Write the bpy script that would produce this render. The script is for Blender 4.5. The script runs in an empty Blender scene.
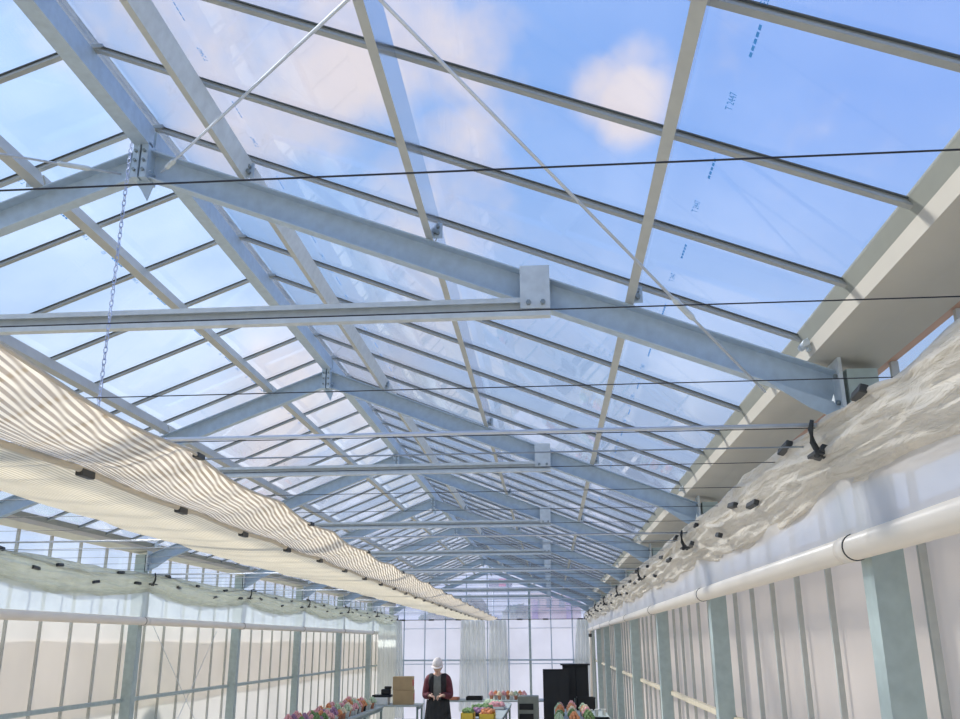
import bpy, bmesh, math, random
from mathutils import Vector, Matrix, noise
random.seed(7)
S = bpy.context.scene
COL = S.collection
E = 1.9                      # eye height
CX = -1.52                   # ridge line
V = Vector
# ------------------------------------------------------------------ camera
def setup_camera():
    f, cx, cy = 900.0, 480.0, 359.5
    ray = lambda u, v: V((u - cx, -(v - cy), -f))
    y = ray(551, 641.5).normalized()
    z = ray(462, -2540); z = (z - z.dot(y) * y).normalized()
    x = y.cross(z)
    R = Matrix((x, y, z)).to_4x4()            # camera -> world
    cam = bpy.data.cameras.new('camera'); cam.sensor_fit = 'HORIZONTAL'; cam.sensor_width = 36.0
    cam.lens = f / 960 * 36; cam.clip_start = 0.02; cam.clip_end = 600
    o = bpy.data.objects.new('camera', cam); COL.objects.link(o)
    o.matrix_world = Matrix.Translation((0, 0, E)) @ R
    S.camera = o
setup_camera()
S.view_settings.view_transform = 'Standard'; S.view_settings.look = 'None'
S.view_settings.gamma = 1; S.view_settings.exposure = 0.0; S.view_settings.use_curve_mapping = False

# ------------------------------------------------------------------ materials
def lin(c):
    return tuple(((x / 255) / 12.92 if x / 255 <= 0.04045 else ((x / 255 + 0.055) / 1.055) ** 2.4) for x in c) + (1,)
def nt(name):
    m = bpy.data.materials.new(name); m.use_nodes = True
    t = m.node_tree; t.nodes.clear()
    out = t.nodes.new('ShaderNodeOutputMaterial')
    return m, t, out
def N(t, k, **kw):
    n = t.nodes.new(k)
    for a, b in kw.items():
        if a in n.inputs: n.inputs[a].default_value = b
        else: setattr(n, a, b)
    return n
def noisecol(t, c, amt, scale, coord='Object', detail=3):
    tc = N(t, 'ShaderNodeTexCoord'); no = N(t, 'ShaderNodeTexNoise', Scale=scale, Detail=detail)
    t.links.new(tc.outputs[coord], no.inputs['Vector'])
    r = N(t, 'ShaderNodeMapRange'); r.inputs['From Min'].default_value = .3; r.inputs['From Max'].default_value = .7
    r.inputs['To Min'].default_value = 1 - amt; r.inputs['To Max'].default_value = 1 + amt
    t.links.new(no.outputs['Fac'], r.inputs['Value'])
    mx = N(t, 'ShaderNodeVectorMath', operation='SCALE'); mx.inputs[0].default_value = c[:3]
    t.links.new(r.outputs['Result'], mx.inputs['Scale'])
    return mx.outputs['Vector'], no
def solid(name, c, rough=.5, metal=0.0, amt=.06, scale=12, spec=.4):
    m, t, out = nt(name)
    b = N(t, 'ShaderNodeBsdfPrincipled', Roughness=rough, Metallic=metal)
    b.inputs['Specular IOR Level'].default_value = spec
    s, no = noisecol(t, lin(c), amt, scale)
    t.links.new(s, b.inputs['Base Color']); t.links.new(b.outputs[0], out.inputs[0])
    return m
def film(name, c, transl, transp, gloss=.06, rough=.3, amt=.05, scale=2.0, tint=(255, 255, 255), bump=0):
    """thin plastic sheet: diffuse + translucent + clear share"""
    m, t, out = nt(name)
    s, no = noisecol(t, lin(c), amt, scale)
    d = N(t, 'ShaderNodeBsdfDiffuse'); tr = N(t, 'ShaderNodeBsdfTranslucent'); tp = N(t, 'ShaderNodeBsdfTransparent'); g = N(t, 'ShaderNodeBsdfGlossy', Roughness=rough)
    tp.inputs['Color'].default_value = lin(tint)
    t.links.new(s, d.inputs['Color']); t.links.new(s, tr.inputs['Color'])
    if bump:        # drawn-out creases along the cloth
        tc = N(t, 'ShaderNodeTexCoord'); mp = N(t, 'ShaderNodeMapping'); mp.inputs['Scale'].default_value = (26, 4.5, 26); mp.inputs['Rotation'].default_value = (.35, 0, 0)
        t.links.new(tc.outputs['Object'], mp.inputs['Vector'])
        n2 = N(t, 'ShaderNodeTexNoise', Scale=1.0, Detail=4.0, Roughness=.6, Distortion=.8); t.links.new(mp.outputs[0], n2.inputs['Vector'])
        bp = N(t, 'ShaderNodeBump', Strength=bump, Distance=.03); t.links.new(n2.outputs['Fac'], bp.inputs['Height'])
        for q in (d, tr, g): t.links.new(bp.outputs[0], q.inputs['Normal'])
    a = N(t, 'ShaderNodeMixShader', Fac=transl); t.links.new(d.outputs[0], a.inputs[1]); t.links.new(tr.outputs[0], a.inputs[2])
    b = N(t, 'ShaderNodeMixShader', Fac=transp); t.links.new(a.outputs[0], b.inputs[1]); t.links.new(tp.outputs[0], b.inputs[2])
    e = N(t, 'ShaderNodeMixShader', Fac=gloss); t.links.new(b.outputs[0], e.inputs[1]); t.links.new(g.outputs[0], e.inputs[2])
    t.links.new(e.outputs[0], out.inputs[0])
    return m
def pane(name, tint, haze, hazecol):
    """clear sheet: transparent, fresnel reflection, a little scattering dust"""
    m, t, out = nt(name)
    tp = N(t, 'ShaderNodeBsdfTransparent'); tp.inputs['Color'].default_value = lin(tint)
    g = N(t, 'ShaderNodeBsdfGlossy', Roughness=.03)
    tr = N(t, 'ShaderNodeBsdfTranslucent'); tr.inputs['Color'].default_value = lin(hazecol)
    tc = N(t, 'ShaderNodeTexCoord'); no = N(t, 'ShaderNodeTexNoise', Scale=1.3, Detail=5.0)
    t.links.new(tc.outputs['Object'], no.inputs['Vector'])
    r = N(t, 'ShaderNodeMapRange'); r.inputs['From Min'].default_value = .35; r.inputs['From Max'].default_value = .75
    r.inputs['To Min'].default_value = haze * .5; r.inputs['To Max'].default_value = haze * 1.7
    t.links.new(no.outputs['Fac'], r.inputs['Value'])
    a = N(t, 'ShaderNodeMixShader'); t.links.new(r.outputs['Result'], a.inputs['Fac'])
    t.links.new(tp.outputs[0], a.inputs[1]); t.links.new(tr.outputs[0], a.inputs[2])
    ge = N(t, 'ShaderNodeNewGeometry'); dt = N(t, 'ShaderNodeVectorMath', operation='DOT_PRODUCT')
    t.links.new(ge.outputs['Normal'], dt.inputs[0]); t.links.new(ge.outputs['Incoming'], dt.inputs[1])
    ab = N(t, 'ShaderNodeMath', operation='ABSOLUTE'); t.links.new(dt.outputs['Value'], ab.inputs[0])
    om = N(t, 'ShaderNodeMath', operation='SUBTRACT'); om.inputs[0].default_value = 1; t.links.new(ab.outputs[0], om.inputs[1])
    pw = N(t, 'ShaderNodeMath', operation='POWER'); pw.inputs[1].default_value = 5; t.links.new(om.outputs[0], pw.inputs[0])
    fr = N(t, 'ShaderNodeMath', operation='MULTIPLY_ADD'); fr.inputs[1].default_value = .9; fr.inputs[2].default_value = .03; t.links.new(pw.outputs[0], fr.inputs[0])
    b = N(t, 'ShaderNodeMixShader'); t.links.new(fr.outputs[0], b.inputs['Fac'])
    t.links.new(a.outputs[0], b.inputs[1]); t.links.new(g.outputs[0], b.inputs[2])
    t.links.new(b.outputs[0], out.inputs[0])
    return m
def striped(name, c1, c2, pitch, skew, gap, transl=.5, duty=.5, second=0):
    """woven screen: opaque threads strips and thinner see-through strips along its length"""
    m, t, out = nt(name)
    tc = N(t, 'ShaderNodeTexCoord'); sp = N(t, 'ShaderNodeSeparateXYZ'); t.links.new(tc.outputs['Object'], sp.inputs[0])
    no = N(t, 'ShaderNodeTexNoise', Scale=1.6, Detail=2.0); t.links.new(tc.outputs['Object'], no.inputs['Vector'])
    ky = N(t, 'ShaderNodeMath', operation='MULTIPLY'); ky.inputs[1].default_value = skew; t.links.new(sp.outputs['Y'], ky.inputs[0])
    ad = N(t, 'ShaderNodeMath', operation='ADD'); t.links.new(sp.outputs['X'], ad.inputs[0]); t.links.new(ky.outputs[0], ad.inputs[1])
    nk = N(t, 'ShaderNodeMath', operation='MULTIPLY_ADD'); nk.inputs[1].default_value = pitch * 1.5; t.links.new(no.outputs['Fac'], nk.inputs[0]); t.links.new(ad.outputs[0], nk.inputs[2])
    fr = N(t, 'ShaderNodeMath', operation='MULTIPLY'); fr.inputs[1].default_value = 2 * math.pi / pitch; t.links.new(nk.outputs[0], fr.inputs[0])
    si = N(t, 'ShaderNodeMath', operation='SINE'); t.links.new(fr.outputs[0], si.inputs[0])
    if second:      # two woven layers that beat against each other
        k2 = N(t, 'ShaderNodeMath', operation='MULTIPLY_ADD'); k2.inputs[1].default_value = -.09; t.links.new(sp.outputs['Y'], k2.inputs[0]); t.links.new(nk.outputs[0], k2.inputs[2])
        f2 = N(t, 'ShaderNodeMath', operation='MULTIPLY'); f2.inputs[1].default_value = 2 * math.pi / second; t.links.new(k2.outputs[0], f2.inputs[0])
        s2 = N(t, 'ShaderNodeMath', operation='SINE'); t.links.new(f2.outputs[0], s2.inputs[0])
        sm = N(t, 'ShaderNodeMath', operation='MULTIPLY_ADD'); sm.inputs[1].default_value = .55; t.links.new(s2.outputs[0], sm.inputs[0]); t.links.new(si.outputs[0], sm.inputs[2]); si = sm
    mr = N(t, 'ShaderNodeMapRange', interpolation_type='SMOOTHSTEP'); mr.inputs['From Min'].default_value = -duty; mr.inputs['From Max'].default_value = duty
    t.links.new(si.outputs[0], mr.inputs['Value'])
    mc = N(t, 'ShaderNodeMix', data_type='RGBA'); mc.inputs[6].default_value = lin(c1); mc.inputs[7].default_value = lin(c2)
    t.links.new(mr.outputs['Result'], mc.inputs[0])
    d = N(t, 'ShaderNodeBsdfDiffuse'); tr = N(t, 'ShaderNodeBsdfTranslucent'); tp = N(t, 'ShaderNodeBsdfTransparent')
    t.links.new(mc.outputs[2], d.inputs['Color']); t.links.new(mc.outputs[2], tr.inputs['Color'])
    a = N(t, 'ShaderNodeMixShader', Fac=transl); t.links.new(d.outputs[0], a.inputs[1]); t.links.new(tr.outputs[0], a.inputs[2])
    gm = N(t, 'ShaderNodeMath', operation='MULTIPLY'); gm.inputs[1].default_value = gap; t.links.new(mr.outputs['Result'], gm.inputs[0])
    b = N(t, 'ShaderNodeMixShader'); t.links.new(gm.outputs[0], b.inputs['Fac']); t.links.new(a.outputs[0], b.inputs[1]); t.links.new(tp.outputs[0], b.inputs[2])
    t.links.new(b.outputs[0], out.inputs[0])
    return m
M = dict(
    galv=solid('galvanised_steel', (184, 200, 212), .5, .15, .07, 30),
    galv2=solid('galvanised_tie', (206, 214, 217), .45, .15, .08, 25),
    purlin=solid('purlin_steel', (190, 192, 186), .45, .1, .05, 20),
    web=solid('bright_zinc', (214, 222, 232), .16, .9, .03, 4),
    alu=solid('aluminium', (166, 170, 168), .4, .15, .05, 20),
    shadow_strip=solid('bar_side_shadow', (104, 110, 112), .6),  # dark tone painted in for shade on the glazing bars' side web
    gutter=solid('cream_gutter', (200, 194, 180), .5, 0, .03, 6),
    lip=solid('shaded_gutter_lip', (150, 152, 142), .5, .05, .04, 10),  # same cream steel as the trough, shade put into its colour
    rust=solid('brown_gutter_lip', (196, 150, 122), .5, 0, .04, 10),
    column=solid('column_steel', (176, 190, 186), .5, .1, .08, 18),
    pipe=solid('white_pvc', (240, 230, 214), .35, 0, .02, 4),
    rail=solid('cream_rail', (226, 214, 186), .5),
    wire=solid('black_wire', (46, 50, 58), .5),
    wire2=solid('grey_wire', (150, 160, 170), .5),
    rod=solid('bright_rod', (214, 220, 226), .35, .3),
    clip=solid('black_clip', (58, 60, 60), .5),
    bolt=solid('bolt_steel', (140, 150, 152), .35, .6),
    chain=solid('chain_steel', (190, 204, 236), .4, .2),
    blue=solid('blue_print', (90, 175, 255), .6),
    floor=solid('concrete_floor', (226, 216, 198), .8, 0, .12, 3),
    ground=solid('soil', (186, 178, 156), .9, 0, .2, 1),
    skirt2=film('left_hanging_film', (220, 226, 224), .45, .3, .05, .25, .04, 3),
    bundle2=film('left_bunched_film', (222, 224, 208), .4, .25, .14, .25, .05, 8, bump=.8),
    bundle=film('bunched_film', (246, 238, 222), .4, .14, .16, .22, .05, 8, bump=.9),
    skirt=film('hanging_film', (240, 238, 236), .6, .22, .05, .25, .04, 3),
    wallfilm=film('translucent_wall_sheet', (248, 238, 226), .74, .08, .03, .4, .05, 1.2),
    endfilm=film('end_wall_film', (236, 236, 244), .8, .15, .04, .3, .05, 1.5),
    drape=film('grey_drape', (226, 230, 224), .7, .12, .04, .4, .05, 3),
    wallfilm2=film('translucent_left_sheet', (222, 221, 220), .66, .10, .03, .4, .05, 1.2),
    net=film('beige_shade_net', (242, 230, 214), .7, .3, .0, .5, .05, 4),
    roof=pane('roof_pane', (246, 249, 255), .07, (255, 255, 255)),
    clear=pane('clear_glazing', (246, 250, 255), .05, (255, 255, 255)),
    gable=pane('gable_glazing', (240, 242, 250), .2, (240, 240, 250)),
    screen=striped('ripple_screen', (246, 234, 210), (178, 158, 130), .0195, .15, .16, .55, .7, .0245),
    screen2=striped('fine_screen', (246, 232, 202), (216, 200, 164), .020, .04, .06, .6, .9),
    hem=solid('screen_hem', (206, 196, 176), .6, 0, .05, 8),
)
# ------------------------------------------------------------------ mesh helpers
def frame_of(p0, p1, up):
    d = (V(p1) - V(p0)).normalized(); up = V(up)
    s = d.cross(up)
    if s.length < 1e-5: s = d.cross(V((0, 1, 0)))
    s.normalize(); u = s.cross(d).normalized()
    return d, s, u
def sweep(bm, p0, p1, prof, up=(0, 0, 1)):
    d, s, u = frame_of(p0, p1, up)
    rings = [[bm.verts.new(V(p) + s * a + u * b) for a, b in prof] for p in (p0, p1)]
    n = len(prof)
    for i in range(n):
        j = (i + 1) % n
        bm.faces.new((rings[0][i], rings[0][j], rings[1][j], rings[1][i]))
    bm.faces.new(rings[0][::-1]); bm.faces.new(rings[1])
def beam(bm, p0, p1, w, h, up=(0, 0, 1)):
    sweep(bm, p0, p1, [(-w/2, -h/2), (w/2, -h/2), (w/2, h/2), (-w/2, h/2)], up)
def box(bm, a, b, bev=0):
    x0, y0, z0 = (min(a[i], b[i]) for i in range(3)); x1, y1, z1 = (max(a[i], b[i]) for i in range(3))
    vs = [bm.verts.new(p) for p in ((x0,y0,z0),(x1,y0,z0),(x1,y1,z0),(x0,y1,z0),(x0,y0,z1),(x1,y0,z1),(x1,y1,z1),(x0,y1,z1))]
    fs = [bm.faces.new([vs[i] for i in q]) for q in ((0,3,2,1),(4,5,6,7),(0,1,5,4),(1,2,6,5),(2,3,7,6),(3,0,4,7))]
    if bev:
        es = list({e for f in fs for e in f.edges})
        bmesh.ops.bevel(bm, geom=es, offset=bev, segments=2, affect='EDGES', profile=.5)
def tubepath(bm, pts, r, n=10, cap=True):
    pts = [V(p) for p in pts]; rings = []
    for i, p in enumerate(pts):
        a = pts[max(i-1, 0)]; b = pts[min(i+1, len(pts)-1)]
        d, s, u = frame_of(a, b, (0, 0, 1))
        rr = r[i] if isinstance(r, (list, tuple)) else r
        rings.append([bm.verts.new(p + s * rr * math.cos(2*math.pi*k/n) + u * rr * math.sin(2*math.pi*k/n)) for k in range(n)])
    for A, B in zip(rings, rings[1:]):
        for k in range(n):
            f = bm.faces.new((A[k], A[(k+1) % n], B[(k+1) % n], B[k])); f.smooth = True
    if cap: bm.faces.new(rings[0][::-1]); bm.faces.new(rings[-1])
def tube(bm, p0, p1, r, n=10): tubepath(bm, [p0, p1], r, n)
def lathe(bm, prof, c, n=14):
    rings = [[bm.verts.new((c[0] + r*math.cos(2*math.pi*k/n), c[1] + r*math.sin(2*math.pi*k/n), c[2] + z)) for k in range(n)] for r, z in prof]
    for A, B in zip(rings, rings[1:]):
        for k in range(n):
            f = bm.faces.new((A[k], A[(k+1) % n], B[(k+1) % n], B[k])); f.smooth = True
    bm.faces.new(rings[0][::-1]); bm.faces.new(rings[-1])
def blob(bm, c, r, sub=2, amp=.0, fr=3.0, seed=0.0):
    res = bmesh.ops.create_icosphere(bm, subdivisions=sub, radius=1)
    r = r if isinstance(r, (tuple, list)) else (r, r, r)
    for v in res['verts']:
        k = 1 + amp * noise.noise(v.co * fr + V((seed, seed*.7, 3.1)))
        v.co = V((v.co.x*r[0]*k + c[0], v.co.y*r[1]*k + c[1], v.co.z*r[2]*k + c[2]))
        for f in v.link_faces: f.smooth = True
def grid(bm, fn, nu, nv, smooth=True):
    vs = [[bm.verts.new(fn(i/nu, j/nv)) for j in range(nv+1)] for i in range(nu+1)]
    for i in range(nu):
        for j in range(nv):
            f = bm.faces.new((vs[i][j], vs[i+1][j], vs[i+1][j+1], vs[i][j+1])); f.smooth = smooth
# ------------------------------------------------------------------ object helpers
def tag(o, label=None, cat=None, group=None, kind=None):
    if label: o['label'] = label
    if cat: o['category'] = cat
    if group: o['group'] = group
    if kind: o['kind'] = kind
    return o
def obj(name, bm, mat, parent=None, loc=None, label=None):
    bmesh.ops.recalc_face_normals(bm, faces=bm.faces)
    me = bpy.data.meshes.new(name); bm.to_mesh(me); bm.free()
    for m in (mat if isinstance(mat, (list, tuple)) else [mat]): me.materials.append(m)
    o = bpy.data.objects.new(name, me); COL.objects.link(o)
    if loc: o.location = loc
    if parent: o.parent = parent
    if label: o['label'] = label
    return o
def thing(name, label, cat, loc=(0, 0, 0), group=None, rz=0):
    o = bpy.data.objects.new(name, None); COL.objects.link(o); o.empty_display_size = .1
    o.location = loc; o.rotation_euler = (0, 0, rz)
    return tag(o, label, cat, group)
def copy_tree(o, parent=None):
    c = o.copy(); COL.objects.link(c)
    if parent: c.parent = parent
    for ch in list(o.children): copy_tree(ch, c)
    return c
def B(): return bmesh.new()
def struct(name, bm, mat): return tag(obj(name, bm, mat), kind='structure')
ORD = ['zeroth','first','second','third','fourth','fifth','sixth','seventh','eighth','ninth','tenth','eleventh','twelfth','thirteenth','fourteenth','fifteenth','sixteenth','seventeenth','eighteenth','nineteenth','twentieth','twenty-first','twenty-second','twenty-third','twenty-fourth','twenty-fifth','twenty-sixth','twenty-seventh','twenty-eighth','twenty-ninth','thirtieth','thirty-first','thirty-second','thirty-third','thirty-fourth','thirty-fifth','thirty-sixth','thirty-seventh','thirty-eighth','thirty-ninth','fortieth']
FR = {0: 'overhead', 1: 'nearest', 2: 'second', 3: 'third', 4: 'fourth', 5: 'fifth', 6: 'sixth', 7: 'seventh', 8: 'end-wall'}
def bay_name(n): return 'in front of the nearest roof frame' if n == 0 else ('between the %s and %s roof frames' % (FR[n], FR[n+1]))
def station(y, step):
    n = int((y + 1e-6) // 3); k = int(round((y - 3*n) / step))
    if k == 0: return 'right over the %s roof frame' % FR[n]
    if n == 0: return '%s before the nearest roof frame' % ORD[int(round((3 - y)/step))]
    return '%s beyond the %s roof frame' % (ORD[k], FR[n])

# ------------------------------------------------------------------ world + sun
def world():
    w = bpy.data.worlds.new('sky'); S.world = w; w.use_nodes = True
    t = w.node_tree; t.nodes.clear()
    out = N(t, 'ShaderNodeOutputWorld'); bg = N(t, 'ShaderNodeBackground', Strength=SKY)
    t.links.new(bg.outputs[0], out.inputs[0])
    tc = N(t, 'ShaderNodeTexCoord'); sp = N(t, 'ShaderNodeSeparateXYZ'); t.links.new(tc.outputs['Generated'], sp.inputs[0])
    def ramp(stops):
        r = N(t, 'ShaderNodeValToRGB'); e = r.color_ramp.elements
        while len(e) < len(stops): e.new(.5)
        for k, (p, c) in enumerate(stops): e[k].position = p; e[k].color = tuple(c) + (1,)
        t.links.new(sp.outputs['Z'], r.inputs[0]); return r
    L = ramp([(0, (.68, .76, .96)), (.25, (.60, .78, 1.0)), (.5, (.36, .62, 1.0)), (1, (.27, .5, .95))])
    Rr = ramp([(0, (.76, .81, .97)), (.27, (.52, .70, 1.0)), (.5, (.21, .42, .91)), (1, (.14, .3, .8))])
    mr = N(t, 'ShaderNodeMapRange'); mr.inputs['From Min'].default_value = -.45; mr.inputs['From Max'].default_value = .35
    t.links.new(sp.outputs['X'], mr.inputs['Value'])
    mx = N(t, 'ShaderNodeMix', data_type='RGBA'); t.links.new(mr.outputs[0], mx.inputs[0]); t.links.new(L.outputs[0], mx.inputs[6]); t.links.new(Rr.outputs[0], mx.inputs[7])
    # clouds: drifting noise, gathered where the banks stand
    no = N(t, 'ShaderNodeTexNoise', Scale=5.5, Detail=5.0, Roughness=.55); t.links.new(tc.outputs['Generated'], no.inputs['Vector'])
    acc = None
    for d, r, k in CLOUDS:
        dt = N(t, 'ShaderNodeVectorMath', operation='DOT_PRODUCT'); dt.inputs[1].default_value = V(d).normalized(); t.links.new(tc.outputs['Generated'], dt.inputs[0])
        m2 = N(t, 'ShaderNodeMapRange', interpolation_type='SMOOTHSTEP'); m2.inputs['From Min'].default_value = math.cos(math.radians(r)); m2.inputs['From Max'].default_value = 1.0
        m2.inputs['To Max'].default_value = k; t.links.new(dt.outputs['Value'], m2.inputs['Value'])
        if acc is None: acc = m2.outputs[0]
        else:
            a = N(t, 'ShaderNodeMath', operation='MAXIMUM'); t.links.new(acc, a.inputs[0]); t.links.new(m2.outputs[0], a.inputs[1]); acc = a.outputs[0]
    ad = N(t, 'ShaderNodeMath', operation='MULTIPLY_ADD'); ad.inputs[1].default_value = .40; t.links.new(acc, ad.inputs[0]); t.links.new(no.outputs['Fac'], ad.inputs[2])
    cm = N(t, 'ShaderNodeMapRange', interpolation_type='SMOOTHSTEP'); cm.inputs['From Min'].default_value = .56; cm.inputs['From Max'].default_value = .92; cm.inputs['To Max'].default_value = .95
    t.links.new(ad.outputs[0], cm.inputs['Value'])
    cl = N(t, 'ShaderNodeMix', data_type='RGBA'); cl.inputs[7].default_value = (1.0, .86, .80, 1)
    t.links.new(cm.outputs[0], cl.inputs[0]); t.links.new(mx.outputs[2], cl.inputs[6])
    t.links.new(cl.outputs[2], bg.inputs['Color'])
SKY = 1.0
CLOUDS = [((.105, .835, .54), 3.6, .85), ((.085, .845, .56), 3.2, .6), ((.11, .81, .565), 3.0, .5), ((-.259, .759, .597), 13, .95), ((-.12, .785, .617), 7, .65), ((-.118, .88, .461), 8, .7),
          ((-.385, .749, .539), 7, .5), ((-.265, .936, .231), 10, .6), ((-.1, .95, .3), 12, .4)]
world()
def sun():
    l = bpy.data.lights.new('sun', 'SUN'); l.energy = 6.5; l.angle = math.radians(6); l.color = (1, .94, .84)
    o = bpy.data.objects.new('sun', l); COL.objects.link(o); o.location = (-20, 5, 30)
    d = V((-.72, .28, .64))            # towards the sun
    o.rotation_euler = d.to_track_quat('Z', 'Y').to_euler()
sun()

# ------------------------------------------------------------------ setting
YE = 24.0
XR, XL = 1.19, CX * 2 - 1.19
RT = lambda x: E + 1.837 - .39 * abs(x - CX)      # rafter top
GB = lambda x: E + 1.937 - .40 * abs(x - CX)      # glazing bar underside
b = B(); box(b, (XL - .1, -3, -.1), (XR + .1, YE + .15, 0)); struct('floor', b, M['floor'])
b = B(); box(b, (-150, -60, -.3), (150, 220, -.12)); struct('ground', b, M['ground'])
for s, nm in ((1, 'right'), (-1, 'left')):
    X = XR if s > 0 else XL
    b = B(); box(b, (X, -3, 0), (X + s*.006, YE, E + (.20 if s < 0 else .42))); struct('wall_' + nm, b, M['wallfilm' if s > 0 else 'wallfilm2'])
b = B(); box(b, (XR, -3, E + .42), (XR + .004, YE, E + .93)); struct('window_1', b, M['clear'])
b = B(); box(b, (XL, -3, E + .20), (XL - .004, YE, E + .93)); struct('window_2', b, M['clear'])
# roof sheets
for s in (1, -1):
    b = B(); x1 = CX + s*(2.44 if s > 0 else 2.52)
    sweep(b, (CX, -1.5, GB(CX) + .032), (x1, -1.5, GB(x1) + .032), [(-0.0, 0), (0.0, .004), (-.001, .004), (-.001, 0)]) if False else None
    z0, z1 = GB(CX) + .0195, GB(x1) + .0195
    vs = [b.verts.new(p) for p in ((CX, -1.5, z0), (x1, -1.5, z1), (x1, YE, z1), (CX, YE, z0))]
    f = b.faces.new(vs); r = bmesh.ops.extrude_face_region(b, geom=[f])
    for v in r['geom']:
        if isinstance(v, bmesh.types.BMVert): v.co.z += .003
    o = struct('ceiling', b, M['roof'])
    # blue maker's print running along the sheets
    for xo in ((.49, 1.97) if s > 0 else (.51, 1.97)):
        x = CX + s*xo; me_all = B()
        for j in range(42):
            y0 = 1.2 + j*.52 + (.13 if s > 0 else .3)
            for txt, dy, sz in (('T 2447', 0.0, .024), ('ED', .16, .022)):
                cu = bpy.data.curves.new('t', 'FONT'); cu.body = txt; cu.size = sz
                to = bpy.data.objects.new('t', cu); COL.objects.link(to)
                me = bpy.data.meshes.new_from_object(to)
                ang = math.atan(.40) * s
                T = Matrix.Translation((x, y0 + dy, GB(x) + .0175)) @ Matrix.Rotation(ang, 4, 'Y') @ Matrix.Rotation(math.pi/2, 4, 'Z') @ Matrix.Scale(-1, 4, (1, 0, 0))
                me.transform(T); me_all.from_mesh(me)
                bpy.data.objects.remove(to); bpy.data.curves.remove(cu); bpy.data.meshes.remove(me)
            for q in range(5):
                yy = y0 + .215 + q*.022
                vs = [me_all.verts.new((x + c*.0025, yy + e*.016, GB(x + c*.005) + .0175)) for c, e in ((-1, 0), (1, 0), (1, 1), (-1, 1))]
                me_all.faces.new(vs)
        obj('printed_lettering', me_all, M['blue'], o, label='pale blue printed lettering')
# outer white shade net hung along the left wall
b = B(); grid(b, lambda u, v: V((XL - .03 - .012*math.sin(v*60), 1 + v*22.8, E - .62 + u*.66)), 4, 160)
for f in list(b.faces): pass
o = tag(obj('shade_net', b, M['net']), 'beige net stretched outside the lower left wall panels', 'net')

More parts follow.
